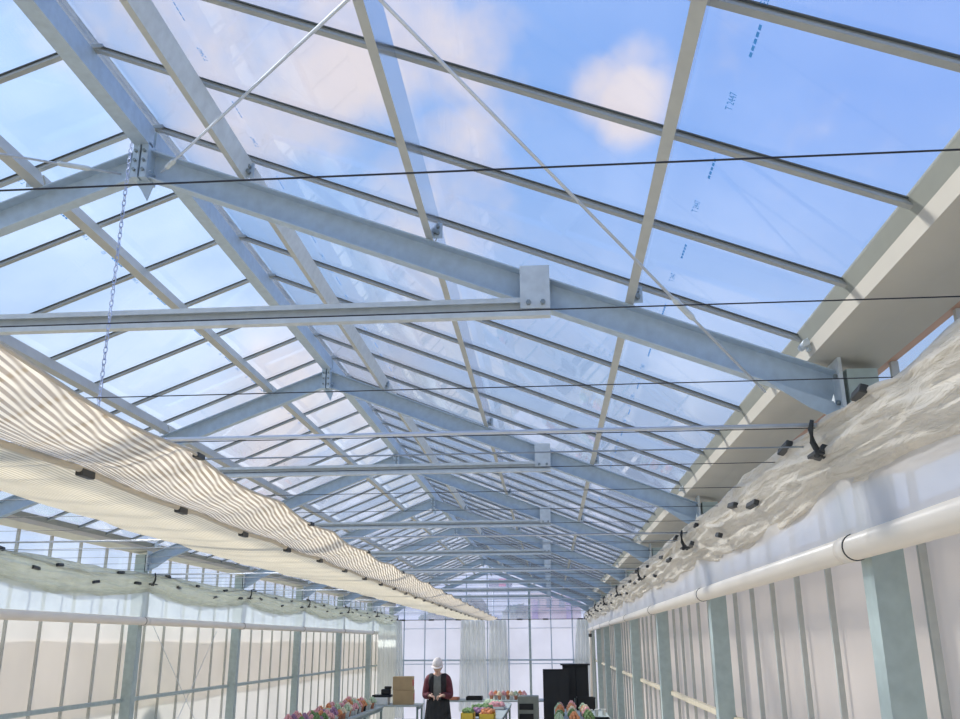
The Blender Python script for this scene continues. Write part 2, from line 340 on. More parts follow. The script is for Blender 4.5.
# ------------------------------------------------------------------ portal frames
def cprof(w, h, t):   # C section, web on the first side, top at 0
    return [(-w/2, 0), (w/2, 0), (w/2, -t), (-w/2+t, -t), (-w/2+t, -h+t), (w/2, -h+t), (w/2, -h), (-w/2, -h)]
def bolts(pts, parent, r=.009, ax=(0, -1, 0), L=.012):
    for p in pts:
        b = B(); tube(b, p, V(p) + V(ax)*L, r, 6); obj('bolt', b, M['bolt'], parent)
def make_frame(y):
    t = thing('portal_frame', '', 'roof frame', (CX, y, 0), 'galvanised roof frames')
    ztop = E + 1.837
    for s in (-1, 1):
        b = B(); p = cprof(.05, .112, .005)
        if s < 0: p = [(-a, c) for a, c in p]
        sl = math.atan(.39)
        e1 = V((s*2.52, 0, ztop - .39*2.52)); e0 = V((0, 0, ztop))
        sweep(b, e0, e1, p); r = obj('rafter', b, M['galv'], t)
        # haunch where rafter meets column
        b = B(); zb = ztop - .118
        vs = [(2.26, zb - .39*2.26), (2.50, zb - .39*2.50), (2.50, zb - .39*2.50 - .055), (2.40, zb - .39*2.40 - .045)]
        A = [b.verts.new((s*x, -.025, z)) for x, z in vs]; Bv = [b.verts.new((s*x, -.018, z)) for x, z in vs]
        b.faces.new(A); b.faces.new(Bv[::-1])
        for i in range(4): b.faces.new((A[i], A[(i+1) % 4], Bv[(i+1) % 4], Bv[i]))
        obj('haunch_plate', b, M['galv'], t)
        b = B(); sweep(b, (s*2.575, 0, 0), (s*2.575, 0, E + .86), [(-.05, -.05), (.05, -.05), (.05, .05), (-.05, .05)], (0, 1, 0))
        c = obj('column', b, M['column'], t)
        b = B(); box(b, (s*2.498, -.055, E + .70), (s*2.51, .055, E + .90)); e = obj('end_plate', b, M['galv2'], t)
        bolts([(s*2.498, yy, E + zz) for yy in (-.03, .03) for zz in (.75, .84)], e, .008, (-s, 0, 0))
        b = B(); box(b, (s*2.47, -.1, 0), (s*2.65, .1, .012)); obj('base_plate', b, M['galv'], c)
        # gusset carrying the tie
        b = B(); box(b, (s*1.446, -.064, E + 1.148), (s*1.55, -.026, E + 1.266)); box(b, (s*1.446, -.066, E + 1.105), (s*1.55, -.0605, E + 1.148))
        g = obj('gusset_plate', b, M['galv2'], t)
        bolts([(s*1.475, -.066, E + 1.125), (s*1.525, -.066, E + 1.125)], g)
        # purlin cleats
        for k, xo in enumerate((.40, 1.12, 1.825)):
            b = B(); zc = ztop - .39*xo
            beam(b, (s*xo + s*.03, -.03, zc + .001), (s*xo + s*.03, -.03, zc + .06), .035, .006, (0, 1, 0))
            c2 = obj('cleat', b, M['galv'], t)
            bolts([(s*xo + s*.03, -.034, zc + .018), (s*xo + s*.03, -.034, zc + .042)], c2, .008, (0, -1, 0), .02)
    b = B()
    for zz0, zz1, y0, y1 in ((1.080, 1.085, -.060, -.027), (1.143, 1.148, -.060, -.027), (1.085, 1.143, -.032, -.027), (1.085, 1.098, -.060, -.056), (1.130, 1.143, -.060, -.056)):
        box(b, (-1.55, y0, E + zz0), (1.55, y1, E + zz1))
    obj('tie_beam', b, M['galv2'], t)
    b = B(); box(b, (-.03, -.045, ztop - .14), (-.004, .045, ztop + .012)); box(b, (.004, -.045, ztop - .14), (.03, .045, ztop + .012))
    rp = obj('ridge_plate', b, M['galv'], t)
    bolts([(-.017, -.045, ztop - z) for z in (.03, .07, .11)] + [(.017, -.045, ztop - z) for z in (.03, .07, .11)], rp, .006)
    b = B(); vs = [(-.025, ztop - .13), (.05, ztop - .155), (.03, ztop - .225)]
    A = [b.verts.new((x, -.012, z)) for x, z in vs]; Bv = [b.verts.new((x, -.006, z)) for x, z in vs]
    b.faces.new(A); b.faces.new(Bv[::-1])
    for i in range(3): b.faces.new((A[i], A[(i+1) % 3], Bv[(i+1) % 3], Bv[i]))
    obj('ridge_tab', b, M['galv'], t)
    return t
fr0 = make_frame(3)
FL = ['galvanised roof frame nearest the camera, with chain hanging from its peak', 'second roof frame from the camera, standing behind the hanging chain', 'third roof frame from the camera, its tie beam below the second', 'fourth roof frame from the camera along the greenhouse', 'fifth roof frame from the camera, deep in the greenhouse', 'sixth roof frame, deep in the greenhouse above the cardboard boxes', 'seventh roof frame, last one before the end wall', 'gable roof frame standing against the far end wall']
for i in range(8):
    t = fr0 if i == 0 else copy_tree(fr0)
    t.location = (CX, 3*(i+1) if i < 7 else YE - .06, 0); t['label'] = FL[i]

# purlins & ridge beam, one length per bay
def make_purlin(xo, y0, y1):
    x = CX + xo; s = 1 if xo > 0 else -1
    n = V((s*.39, 0, 1)).normalized() if xo else V((0, 0, 1))
    c = V((x, 0, RT(x))) + n*.0365
    b = B(); w, h, tk = (.030 if s > 0 else .036), .071, .004
    p = [(-w/2, -h/2), (w/2, -h/2), (w/2, -h/2+.014), (w/2-tk, -h/2+.014), (w/2-tk, -h/2+tk), (-w/2+tk, -h/2+tk), (-w/2+tk, h/2-tk), (w/2-tk, h/2-tk), (w/2-tk, h/2-.014), (w/2, h/2-.014), (w/2, h/2), (-w/2, h/2)]
    p = [(-a, q) for a, q in p]
    if not xo: p = [(-.03, -.036), (.03, -.036), (.03, .05), (-.03, .05)]
    sweep(b, (0, y0 - y0, 0), (0, y1 - y0, 0), p, n)
    return b, (c.x, y0, c.z)
PN = {.40: 'just right of the ridge', 1.12: 'halfway down the right slope', 1.825: 'lowest on the right slope', -.40: 'just left of the ridge', -1.12: 'halfway down the left slope', -1.825: 'lowest on the left slope', 0: ''}
for xo in (0, .40, 1.12, 1.825, -.40, -1.12, -1.825):
    o = None
    for n in range(8):
        y0, y1 = (-1.5, 2.99) if n == 0 else (3*n + .01, 3*n + 2.99)
        if n == 0 or n == 1:
            b, loc = make_purlin(xo, y0, y1)
            o = obj('roof_purlin' if xo else 'ridge_beam', b, [M['purlin'], M['web' if xo > .5 else 'galv2']] if xo else M['galv'], None, loc)
            if xo > 0:
                for f in o.data.polygons:
                    if f.normal.x*(1 if xo > 0 else -1) > .8 and f.area > .1: f.material_index = 1
            src = o; c = o
        else:
            c = src.copy(); COL.objects.link(c); c.location.y = y0
        tag(c, ('grey roof purlin %s, %s' % (PN[xo], bay_name(n))) if xo else ('galvanised ridge beam %s' % bay_name(n)), 'purlin' if xo else 'ridge beam', 'roof purlins' if xo else 'ridge beams')
# ridge cap
b = B(); z = GB(CX) + .045
for s in (1, -1):
    sweep(b, (CX + s*.008, -1.5, z + .006), (CX + s*.008, YE, z + .006), [(-.010, -.006), (.010, -.006), (.010, .0), (-.010, .0)], (s*.4, 0, 1))
tag(obj('ridge_cap', b, M['alu']), 'aluminium cap running along the roof ridge above the frames', 'ridge cap')
# glazing bars
for s in (1, -1):
    x0, x1 = CX + s*.035, CX + s*(2.41 if s > 0 else 2.49)
    b = B(); sweep(b, (0, 0, 0), (x1 - x0, 0, GB(x1) - GB(x0)), [(-.011, 0), (.011, 0), (.011, .007), (.005, .008), (.005, .016), (-.005, .016), (-.005, .008), (-.011, .007)])
    src = obj('glazing_bar', b, M['alu'], None, (x0, 0, GB(x0)))
    b = B(); sweep(b, (0, 0, 0), (x1 - x0, 0, GB(x1) - GB(x0)), [(-.013, .016), (.013, .016), (.013, .0185), (-.013, .0185)])
    g = obj('shadow_strip', b, M['shadow_strip'], src)  # no separate part: dark strip imitates the bar's side in shadow
    b = B(); box(b, (-.012*s, -.018, .001), (.028*s, .018, .016)); obj('ridge_bracket', b, M['alu'], src)
    for k in range(1, 48):
        o = src if k == 1 else copy_tree(src)
        o.location.y = .5*k
        tag(o, 'aluminium glazing bar on the %s roof slope, %s' % ('right' if s > 0 else 'left', station(.5*k, .5)), 'glazing bar', 'glazing bars of the %s slope' % ('right' if s > 0 else 'left'))
# ------------------------------------------------------------------ gutters
for s, nm in ((1, 'right'), (-1, 'left')):
    t = thing('eaves_gutter', 'wide cream eaves gutter above the %s wall columns' % nm, 'gutter', (CX, 0, 0))
    def strip(name, pts, mat, th=.004):
        b = B(); n = len(pts)
        for (xa, za), (xb, zb) in zip(pts, pts[1:]):
            d = V((xb - xa, 0, zb - za)); pn = V((-d.z, 0, d.x)).normalized()*th
            q = [V((xa, 0, za)), V((xb, 0, zb)), V((xb, 0, zb)) + pn, V((xa, 0, za)) + pn]
            A = [b.verts.new((s*(v.x - CX), -1.5, E + v.z)) for v in q]; C = [b.verts.new((s*(v.x - CX), YE + .1, E + v.z)) for v in q]
            b.faces.new(A); b.faces.new(C[::-1])
            for i in range(4): b.faces.new((A[i], A[(i+1) % 4], C[(i+1) % 4], C[i]))
        return obj(name, b, mat, t)
    if s > 0:
        strip('inner_lip', [(.870, 1.005), (.890, .955)], M['lip'])
        strip('trough', [(.890, .955), (.898, .908), (1.03, .896), (1.13, .874)], M['gutter'])
    else:
        strip('inner_lip', [(.955, .972), (.970, .930)], M['lip'])
        strip('trough', [(.970, .930), (.976, .896), (1.05, .888), (1.13, .874)], M['gutter'])
    strip('outer_lip', [(1.13, .874), (1.172, .884), (1.176, .96)], M['rust'])
    for k in range(1, 9):
        b = B(); y = 3*k - .02
        box(b, (s*(.885 - CX), y - .05, E + .925), (s*(.91 - CX), y - .02, E + .975)); tube(b, (s*(.875 - CX), y - .07, E + .945), (s*(.875 - CX), y - .0, E + .945), .012, 8)
        obj('eaves_bracket', b, M['galv2'], t)

# ------------------------------------------------------------------ walls: mullions, rails
def ykeys(a, bnd, step=.5): return [round(a + step*k, 3) for k in range(int((bnd - a)/step) + 1)]
for s, nm in ((1, 'right'), (-1, 'left')):
    X = XR - .03 if s > 0 else XL + .03
    b = B(); sweep(b, (0, 0, 0), (0, 0, E + .88), [(-.009, -.012), (.009, -.012), (.009, .012), (-.009, .012)], (1, 0, 0))
    src = obj('wall_mullion', b, M['purlin'], None, (X, 0, 0)); first = True
    for k in range(3, 48):
        y = .5*k - .05
        o = src if first else src.copy()
        if not first: COL.objects.link(o)
        first = False; o.location.y = y
        n = k // 6; kk = k % 6
        w = 'close beside the %s column' % FR[n] if kk == 0 else ('%s before the nearest column' % ORD[6-kk]) if n == 0 else '%s beyond the %s column' % (ORD[kk], FR[n])
        tag(o, 'thin grey wall mullion on the %s side, %s' % (nm, w), 'mullion', 'mullions of the %s wall' % nm)
    src = None
    for n in range(0, 8):
        y0, y1 = 3*n + (.06 if n else -1.0), 3*n + 2.94
        if n < 2:
            b = B(); box(b, (-.022, 0, -.018), (.022, y1 - y0, .018), .003)
            src = obj('wall_rail', b, M['rail'] if s > 0 else M['column'], None, (X - s*.05, y0, E + (-.46 if s > 0 else -.52))); o = src
        else:
            o = src.copy(); COL.objects.link(o); o.location.y = y0
        tag(o, '%s horizontal wall rail on the %s side, %s' % ('cream' if s > 0 else 'grey', nm, ('before the nearest column' if n == 0 else 'between the %s and %s columns' % (FR[n], FR[n+1]))), 'rail', 'rails of the %s wall' % nm)

# ------------------------------------------------------------------ roll-up pipes, films, bunched curtains
for s, nm in ((1, 'right'), (-1, 'left')):
    X = .965 if s > 0 else 2*CX - .965
    zp = E + (.278 if s > 0 else .215)
    t = thing('rollup_pipe', 'white plastic roll-up pipe along the %s wall' % nm, 'pipe', (X, 0, zp))
    b = B(); tube(b, (0, -1.5, 0), (0, YE - .25, 0), .040, 24); obj('pipe_tube', b, M['pipe'], t)
    for k in range(1, 8):
        b = B(); tube(b, (0, 3*k - .035, 0), (0, 3*k + .06, 0), .0425, 24); c = obj('coupling', b, M['pipe'], t)
        b = B(); tube(b, (0, 3*k - .041, 0), (0, 3*k - .036, 0), .0432, 24); obj('seal_ring', b, M['clip'], c)
    def sagf(y, s=s):
        q = (y % 3)/3; k = 4*q*(1 - q)
        return k
    zb = lambda y: E + (.47 if s > 0 else .50) - (.05 if s > 0 else .10)*sagf(y)
    b = B(); random.seed(3)
    def sk(u, v):
        y = -1.5 + v*25.3; z1 = zb(y) + .06
        return V((X + s*(-.012 + .02*noise.noise(V((y*1.3, u*2, 5))) * (1 - abs(2*u - 1)) + .012*math.sin(y*7 + u*2)*u), y, zp + .02 + (z1 - zp - .02)*u))
    grid(b, sk, 8, 470)
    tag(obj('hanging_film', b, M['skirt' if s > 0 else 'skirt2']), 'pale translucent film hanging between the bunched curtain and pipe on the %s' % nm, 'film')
    # bunched curtain
    t = thing('bunched_curtain', 'cream curtain bunched along the wires above the %s wall' % nm, 'curtain', (X, 0, E + .58))
    nA = 40
    def bun(u, v):
        y = -1.5 + v*25.35; a = 2*math.pi*u
        top = (.070 + .05*min(1, max(0, y - 2.5)) if s > 0 else .075) + .02*noise.noise(V((y*1.1, 2, 0))); bot = zb(y) - (E + .58)
        cz = (top + bot)/2; hz = (top - bot)/2
        hx = .068 + .02*noise.noise(V((y*1.7, 9, 0)))
        ca, sa = math.cos(a), math.sin(a)
        lean = -.035*s*sa                          # top leans into the house
        w = 1 + .22*noise.noise(V((ca*2.2 + y*.5, sa*3.5, y*.9))) + .08*noise.noise(V((ca*6, sa*9 + y*1.2, y*1.7)))
        mod = noise.noise(V((y*1.9, sa*2, 4.2)))
        m2 = noise.noise(V((y*.7, 11, sa)))
        rd = lambda t: 1 - 2*abs(math.sin(t))            # sharp pleat crests
        fold = .011*rd(a*4 + 2.0*mod + y*1.3) + .007*rd(a*7 - y*2.1 + 3*m2) + .004*rd(a*12 + y*3.4 + 3*mod)
        pin = 1 - .22*math.exp(-((((y + .02) % 3) - 1.5 if False else min((y % 3), 3 - (y % 3)))/.10)**2)
        rx = (hx*w + fold)*pin; rz = hz*(1 + .10*(w - 1)) + fold*.6
        return V((rx*ca*(1 - .35*max(0, -sa)) + lean - s*.025, y, cz + rz*sa))
    b = B(); grid(b, bun, 110, 1000); bmesh.ops.remove_doubles(b, verts=b.verts, dist=1e-5)
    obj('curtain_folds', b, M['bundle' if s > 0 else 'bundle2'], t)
    # rope-like upper hem
    b = B(); tubepath(b, [(-s*(.085 + .01*math.sin(y*3)), y, .04 + .035*math.cos((y % 3)/3*2*math.pi) + .012*noise.noise(V((y*4, 0, 7)))) for y in [i*.06 - 1.5 for i in range(422)]], [.009 + .003*math.sin(i*.9) for i in range(422)], 8)
    obj('hem', b, M['bundle' if s > 0 else 'bundle2'], t)
    for k in range(48):
        y = .95 + k*.48 + .1*math.sin(k*2.3)
        if y > 23.6: break
        zc = .05 + .035*math.cos((y % 3)/3*2*math.pi) if k % 2 else -.035 - .03*math.sin(k)
        b = B(); box(b, (-.012, -.055, -.012), (.012, .055, .012), .004)
        c = obj('clip', b, M['clip'], t); c.location = (-s*(.105 if k % 2 else .092), y, zc); c.rotation_euler = (.12*math.sin(k), .3*s, .1*math.cos(k))
    for k in range(1, 9):
        y = min(3*k - .12, 23.75)
        b = B()
        tubepath(b, [(-s*.115, y - .01, .09), (-s*.120, y, .06), (-s*.118, y, .02), (-s*.105, y, -.012), (-s*.085, y, -.03)], [.006, .009, .010, .011, .008], 8)
        box(b, (-s*.125, y - .035, -.025), (-s*.07, y + .055, -.012), .003)
        tubepath(b, [(-s*.12, y - .03, -.03), (-s*.10, y, -.02), (-s*.09, y + .05, .0)], .008, 6)
        obj('hook', b, M['clip'], t)

# ------------------------------------------------------------------ wires and pipes across the house
b = B(); tube(b, (-2.62, 0, 0), (2.62, 0, 0), .0015, 6); wsrc = obj('support_wire', b, M['wire'], None, (CX, 0, E + .65))
k = 0; n = 0; y = 1.155
while y < 23.8:
    n += 1
    o = wsrc if n == 1 else wsrc.copy()
    if n > 1: COL.objects.link(o)
    o.location = (CX, y, E + .65)
    tag(o, 'thin dark curtain wire across the house, %s from the camera' % ORD[n] if n > 1 else 'thin black curtain wire across the house, nearest the camera', 'wire', 'curtain support wires')
    y += .582
b = B(); tube(b, (-2.52, 0, 0), (2.50, 0, 0), .0065, 10); psrc = obj('curtain_pipe', b, M['rod'], None, (CX, 0, 0))
for n in range(1, 8):
    o = psrc if n == 1 else psrc.copy()
    if n > 1: COL.objects.link(o)
    o.location = (CX, 3*n - .12, E + .655)
    tag(o, 'light grey pipe across the house under the %s roof frame' % FR[n], 'pipe', 'curtain pipes')
b = B(); tube(b, (-2.62, 0, 0), (2.62, 0, 0), .003, 6); lsrc = obj('guide_line', b, M['wire2'], None, (CX, 0, 0))
for n in range(1, 8):
    o = lsrc if n == 1 else lsrc.copy()
    if n > 1: COL.objects.link(o)
    o.location = (CX, 3*n + .10, E + .63)
    tag(o, 'pale guide line across the house just beyond the %s roof frame' % FR[n], 'line', 'pale guide lines')

# ------------------------------------------------------------------ shade screen hung below the left slope
t = thing('shade_screen', 'cream rippled shade screen hung lengthwise below the left roof slope', 'shade screen', (0, 0, E))
Y0, Y1 = -.6, 23.8
sc = lambda y: abs(math.sin(math.pi*(y - .57)/1.164))
nearX = lambda y: -1.165 - .13*min(1, max(0, (y - 2)/5)) - .012*sc(y)
seamX = lambda y: -1.58 - .12*min(1, max(0, (y - 3)/9))
farX = lambda y: -2.22 - .22*min(1, max(0, (y - 3)/4))
zN = lambda y: .62 - .05*min(1, max(0, (y - 8)/12)) - .022*sc(y)
zS = lambda y: .58 - .03*min(1, max(0, (y - 8)/12)) - .012*sc(y)
def lead(u, v):
    y = Y0 + v*(Y1 - Y0); x0, x1 = nearX(y), seamX(y)
    x = x0 + (x1 - x0)*u
    z = zN(y) + (zS(y) - zN(y))*u - .035*math.sin(math.pi*u)
    ph = 2*math.pi*(x + .14*y)/.046 + 2.0*noise.noise(V((x*3, y*.9, 0)))
    amp = .0022*(.35 + .65*abs(math.sin(math.pi*(y*.86 + u*.6))))*(1 - .5*u)
    return V((x, y, z + amp*math.sin(ph) + .012*noise.noise(V((x*4, y*1.5, 3)))))
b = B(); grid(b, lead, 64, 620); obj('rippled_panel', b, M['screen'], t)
def trail(u, v):
    y = Y0 + v*(Y1 - Y0); x0, x1 = seamX(y), farX(y); x = x0 + (x1 - x0)*u
    q = ((y + .1) % 1.164)/1.164
    return V((x, y, zS(y) + .045*u - .02*math.sin(math.pi*u) - .016*4*q*(1 - q)*(.4 + .6*u) + .008*noise.noise(V((x*5, y*2, 8)))))
b = B(); grid(b, trail, 24, 470); obj('flat_panel', b, M['screen2'], t, label='flatter fine-lined panel beyond the hem')
b = B(); ys = [Y0 + i*.1 for i in range(int((Y1 - Y0)/.1) + 1)]
tubepath(b, [(seamX(y), y, zS(y) - .010) for y in ys], .012, 10); obj('hem_tube', b, M['hem'], t)
b = B(); tubepath(b, [(nearX(y), y, zN(y)) for y in ys], .006, 8); obj('edge_cord', b, M['hem'], t)
yy = 1.22; k = 0
while yy < 23.6:
    b = B(); box(b, (-.014, -.045, -.014), (.014, .045, .012), .004); c = obj('clip', b, M['clip'], t); c.location = (seamX(yy), yy, zS(yy) - .018)
    if k % 2 == 0:
        y2 = yy + .02
        b = B(); box(b, (-.012, -.03, -.008), (.012, .03, .010), .003); c = obj('clip', b, M['clip'], t); c.location = (nearX(y2), y2, zN(y2))
    yy += .87; k += 1

# ------------------------------------------------------------------ chain and brace rods
t = None
b = B(); zt, zb_ = E + 1.80, E + .61; n = int((zt - zb_)/.022)
for i in range(n):
    z = zt - i*.022; pts = []
    for q in range(11):
        a = 2*math.pi*q/10; dx = .006*math.cos(a); dz = .015*math.sin(a)
        pts.append((dx, 0, z + dz) if i % 2 else (0, dx, z + dz))
    tubepath(b, pts, .0018, 5, False)
tag(obj('hoist_chain', b, M['chain'], None, (CX - .012, 2.90, 0)), 'thin steel chain hanging from the peak of the nearest roof frame', 'chain')
def rod(p0, p1, label, turn=None):
    b = B(); tube(b, p0, p1, .0045, 8)
    o = tag(obj('brace_rod', b, M['rod']), label, 'brace rod', 'roof brace rods')
    if turn:
        d = (V(p1) - V(p0)); b = B(); a = V(p0) + d*turn; e = a + d.normalized()*.13
        tubepath(b, [a, a + (e-a)*.12, a + (e-a)*.88, e], [.005, .010, .010, .005], 8); obj('turnbuckle', b, M['galv2'], o)
rod((.735, 2.96, E + .79), (CX + .03, .0, E + 1.84), 'steel brace rod with turnbuckle, from right end of the nearest roof frame', .125)
rod((CX + .09, 2.96, E + 1.715), (.80, .0, E + .86), 'steel brace rod rising to the right from the nearest ridge joint', .02)
rod((CX - .07, 2.96, E + 1.715), (2*CX - .80, .0, E + .86), 'steel brace rod running off left from the nearest ridge joint', .03)
for a, c, w in (((9.55, .22), (11.0, -.84), 'leaning towards the camera at the top'), ((11.5, .14), (10.49, -.80), 'leaning away from the camera at the top')):
    b = B(); tube(b, (XL + .055, a[0], E + a[1]), (XL + .055, a[0] + (c[0]-a[0])*2.4, E + a[1] + (c[1]-a[1])*2.4 if False else E + a[1] - 2.0), .004, 6) if False else tube(b, (XL + .055, a[0], E + a[1]), (XL + .055, a[0] + (c[0] - a[0])*1.9, E + a[1] + (c[1] - a[1])*1.9), .004, 6)
    tag(obj('brace_cable', b, M['rod']), 'thin pale brace cable on the left wall, ' + w, 'cable', 'left wall brace cables')
#PART2
# ------------------------------------------------------------------ far end wall
b = B(); box(b, (XL, YE, 0), (XR, YE + .006, E + .54)); struct('wall_back', b, M['endfilm'])
b = B(); vs = [b.verts.new(p) for p in ((XL, YE, E + .54), (XR, YE, E + .54), (XR, YE, E + .93), (CX, YE, E + 1.96), (XL, YE, E + .93))]
f = b.faces.new(vs); r = bmesh.ops.extrude_face_region(b, geom=[f])
for v in r['geom']:
    if isinstance(v, bmesh.types.BMVert): v.co.y += .004
struct('window_3', b, M['gable'])
EXS = [-3.76, -3.22, -2.69, -2.15, -1.61, -1.07, -.53, .01, .55]
en = ['outermost on the left', 'second from the left', 'third from the left', 'fourth from the left', 'right below the ridge', 'next right of the ridge', '', 'second from the right', 'outermost on the right']
for x, w in zip(EXS, en):
    thick = x == -.53
    b = B(); h = E + 1.93 - .40*abs(x - CX); ww = .03 if thick else .013
    box(b, (-ww, -.03, 0), (ww, 0, h), .003)
    tag(obj('end_wall_post' if thick else 'end_wall_mullion', b, M['column'] if thick else M['galv'], None, (x, YE - .012, 0)),
        'thick grey post of the far end wall, right of the ridge' if thick else 'thin grey mullion of the far end wall, %s' % w, 'post' if thick else 'mullion', 'end wall mullions')
for z, w, mt, hh in ((.545, 'carrying black clips at eaves height', 'wire', .008), (-.44, 'upper one of the pair behind the person', 'galv', .02), (-.53, 'lower one of the pair behind the person', 'galv', .010), (.33, 'pale one close under the clip rail', 'rod', .008)):
    b = B(); box(b, (-2.5, -.018, -hh), (2.5, .018, hh), .003)
    o = tag(obj('end_wall_rail', b, M[mt], None, (CX, YE - .065, E + z)), 'horizontal rail across the far end wall, ' + w, 'rail', 'end wall rails')
    if mt == 'wire':
        for x in (-3.8, -3.05, -2.35, -1.6, -.78, -.12, .76):
            b = B(); box(b, (-.07, -.03, -.02), (.07, .0, .018), .005); c = obj('clip', b, M['clip'], o); c.location = (x - CX, -.02, 0)
def drape(x0, x1, x0b, x1b, y, ztop, zbot, label, nf):
    b = B()
    def fn(u, v):
        a = x0 + (x1 - x0)*u; c = x0b + (x1b - x0b)*u; x = a + (c - a)*v
        return V((x, y + .035*math.sin(nf*2*math.pi*u + .6*v), ztop + (zbot - ztop)*v))
    grid(b, fn, 48, 24)
    return tag(obj('plastic_drape', b, M['drape']), label, 'drape', 'end wall drapes')
drape(-2.28, -1.67, -2.34, -1.60, YE - .16, E + .53, .25, 'grey plastic drape at the end wall, left of the ridge mullion', 5)
drape(-1.55, -1.12, -1.60, -1.05, YE - .16, E + .53, .25, 'grey plastic drape at the end wall, right of the ridge mullion', 4)
drape(.66, 1.08, .44, 1.08, YE - .16, E + .53, .1, 'grey plastic drape in the right corner of the end wall', 4)
drape(-4.05, -3.80, -4.05, -3.70, YE - .2, E + .53, .1, 'grey plastic drape in the left corner of the end wall', 4)
b = B()
grid(b, lambda u, v: V((-3.90 + .035*math.sin(u*2*math.pi*7), 21.1 + 2.5*u, E + .40 - 2.2*v)), 72, 16)
tag(obj('side_drape', b, M['drape']), 'whitish plastic drape along the far end of the left wall', 'drape')
b = B(); tube(b, (.93, 23.2, 0), (.965, 23.2, E + .24), .028, 12)
pp = tag(obj('upright_pipe', b, M['pipe']), 'upright white pipe at the far end of the right wall', 'pipe')
b = B(); box(b, (.92, 23.14, E + .10), (1.0, 23.18, E + .18), .01); obj('pipe_clip', b, M['clip'], pp)

# ------------------------------------------------------------------ outdoors beyond the end wall
M.update(leafdark=solid('blue_green_foliage', (70, 96, 100), .9, 0, .3, 2), bark=solid('bark', (100, 86, 76), .9),
         pinkwall=solid('pink_render', (222, 190, 200), .8), lilac=solid('lilac_panel', (166, 130, 190), .7), bluewall=solid('blue_grey_wall', (150, 170, 206), .8),
         winglass=solid('dark_window', (110, 124, 160), .3), signblue=solid('sign_blue', (66, 90, 150), .5), magenta=solid('sign_magenta', (235, 70, 150), .5), green=solid('hedge_green', (140, 200, 130), .9, 0, .25, 3))
def tree(loc, h, w, label, n=9):
    t = thing('tree', label, 'tree', loc, 'trees outside')
    b = B(); tubepath(b, [(0, 0, 0), (.05, 0, h*.3), (-.03, .05, h*.6)], [.14, .11, .06], 8); obj('trunk', b, M['bark'], t)
    b = B(); rnd = random.Random(int(h*100))
    for i in range(n):
        a = rnd.uniform(0, 6.28); rr = rnd.uniform(0, w*.34)
        blob(b, (rr*math.cos(a), rr*math.sin(a), h*rnd.uniform(.45, .86)), (w*rnd.uniform(.2, .3), w*rnd.uniform(.2, .3), h*rnd.uniform(.12, .17)), 3, .45, 2.6, i)
    obj('crown', b, M['leafdark'], t)
tree((-3.9, 46, -.12), 4.3, 2.4, 'dark blue-green tree outside the gable, nearest the screen end')
tree((-2.0, 48, -.12), 3.9, 2.0, 'low bluish tree outside the gable, just left of the thick post')
tree((-6.0, 52, -.12), 4.6, 3.2, 'bluish tree outside the gable, leftmost behind the shade screen')
def building(name, x0, x1, y, h, mat, label, nx, nz, strip=None):
    t = thing(name, label, 'building', ((x0 + x1)/2, y, -.12), 'buildings outside'); w = x1 - x0
    b = B(); box(b, (-w/2, 0, 0), (w/2, 6, h), .05); obj('wall', b, M[mat], t)
    b = B(); box(b, (-w/2 - .15, -.15, h), (w/2 + .15, 6.15, h + .25)); obj('roof', b, M['bluewall'], t)
    for i in range(nx):
        for j in range(nz):
            x = -w/2 + w*(i + .5)/nx; z = h*(j + .5)/nz
            b = B(); box(b, (x - w/nx*.22, -.06, z - h/nz*.22), (x + w/nx*.22, .0, z + h/nz*.22)); obj('window', b, M['winglass'], t)
    if strip:
        for sx in strip:
            b = B(); box(b, (sx - .45, -.3, 0), (sx + .45, 0, h*.93)); obj('stair_tower', b, M['lilac'], t)
building('apartment_building', -2.9, 4.6, 140, 9.0, 'pinkwall', 'pale pink building with lilac stair towers outside the gable', 4, 3, [-3.1, 2.0])
building('warehouse', -12.5, -3.6, 150, 5.9, 'bluewall', 'blue-grey low building outside the gable behind the trees', 5, 2)
t = thing('billboard', 'blue roadside billboard with a magenta panel outside the gable', 'billboard', (-3.15, 60, -.12))
b = B(); box(b, (-.78, 0, 5.42), (.74, .1, 5.92), .02); obj('board', b, M['signblue'], t)
b = B(); box(b, (-.12, -.03, 5.44), (.32, 0, 5.93), .01); obj('panel', b, M['magenta'], t, label='magenta panel')
for x in (-.5, .5):
    b = B(); tube(b, (x, .05, 0), (x, .05, 5.42), .05, 10); obj('post', b, M['galv'], t)
b = B(); rnd = random.Random(4)
for i in range(7): blob(b, (0, rnd.uniform(-.35, .35), .3 + i*.24), (.22, .3, .24), 2, .4, 3, i)
tag(obj('shrub', b, M['green'], None, (XL - .75, 9.85, -.12)), 'green shrub outside, behind the left wall panel next to the column', 'shrub')

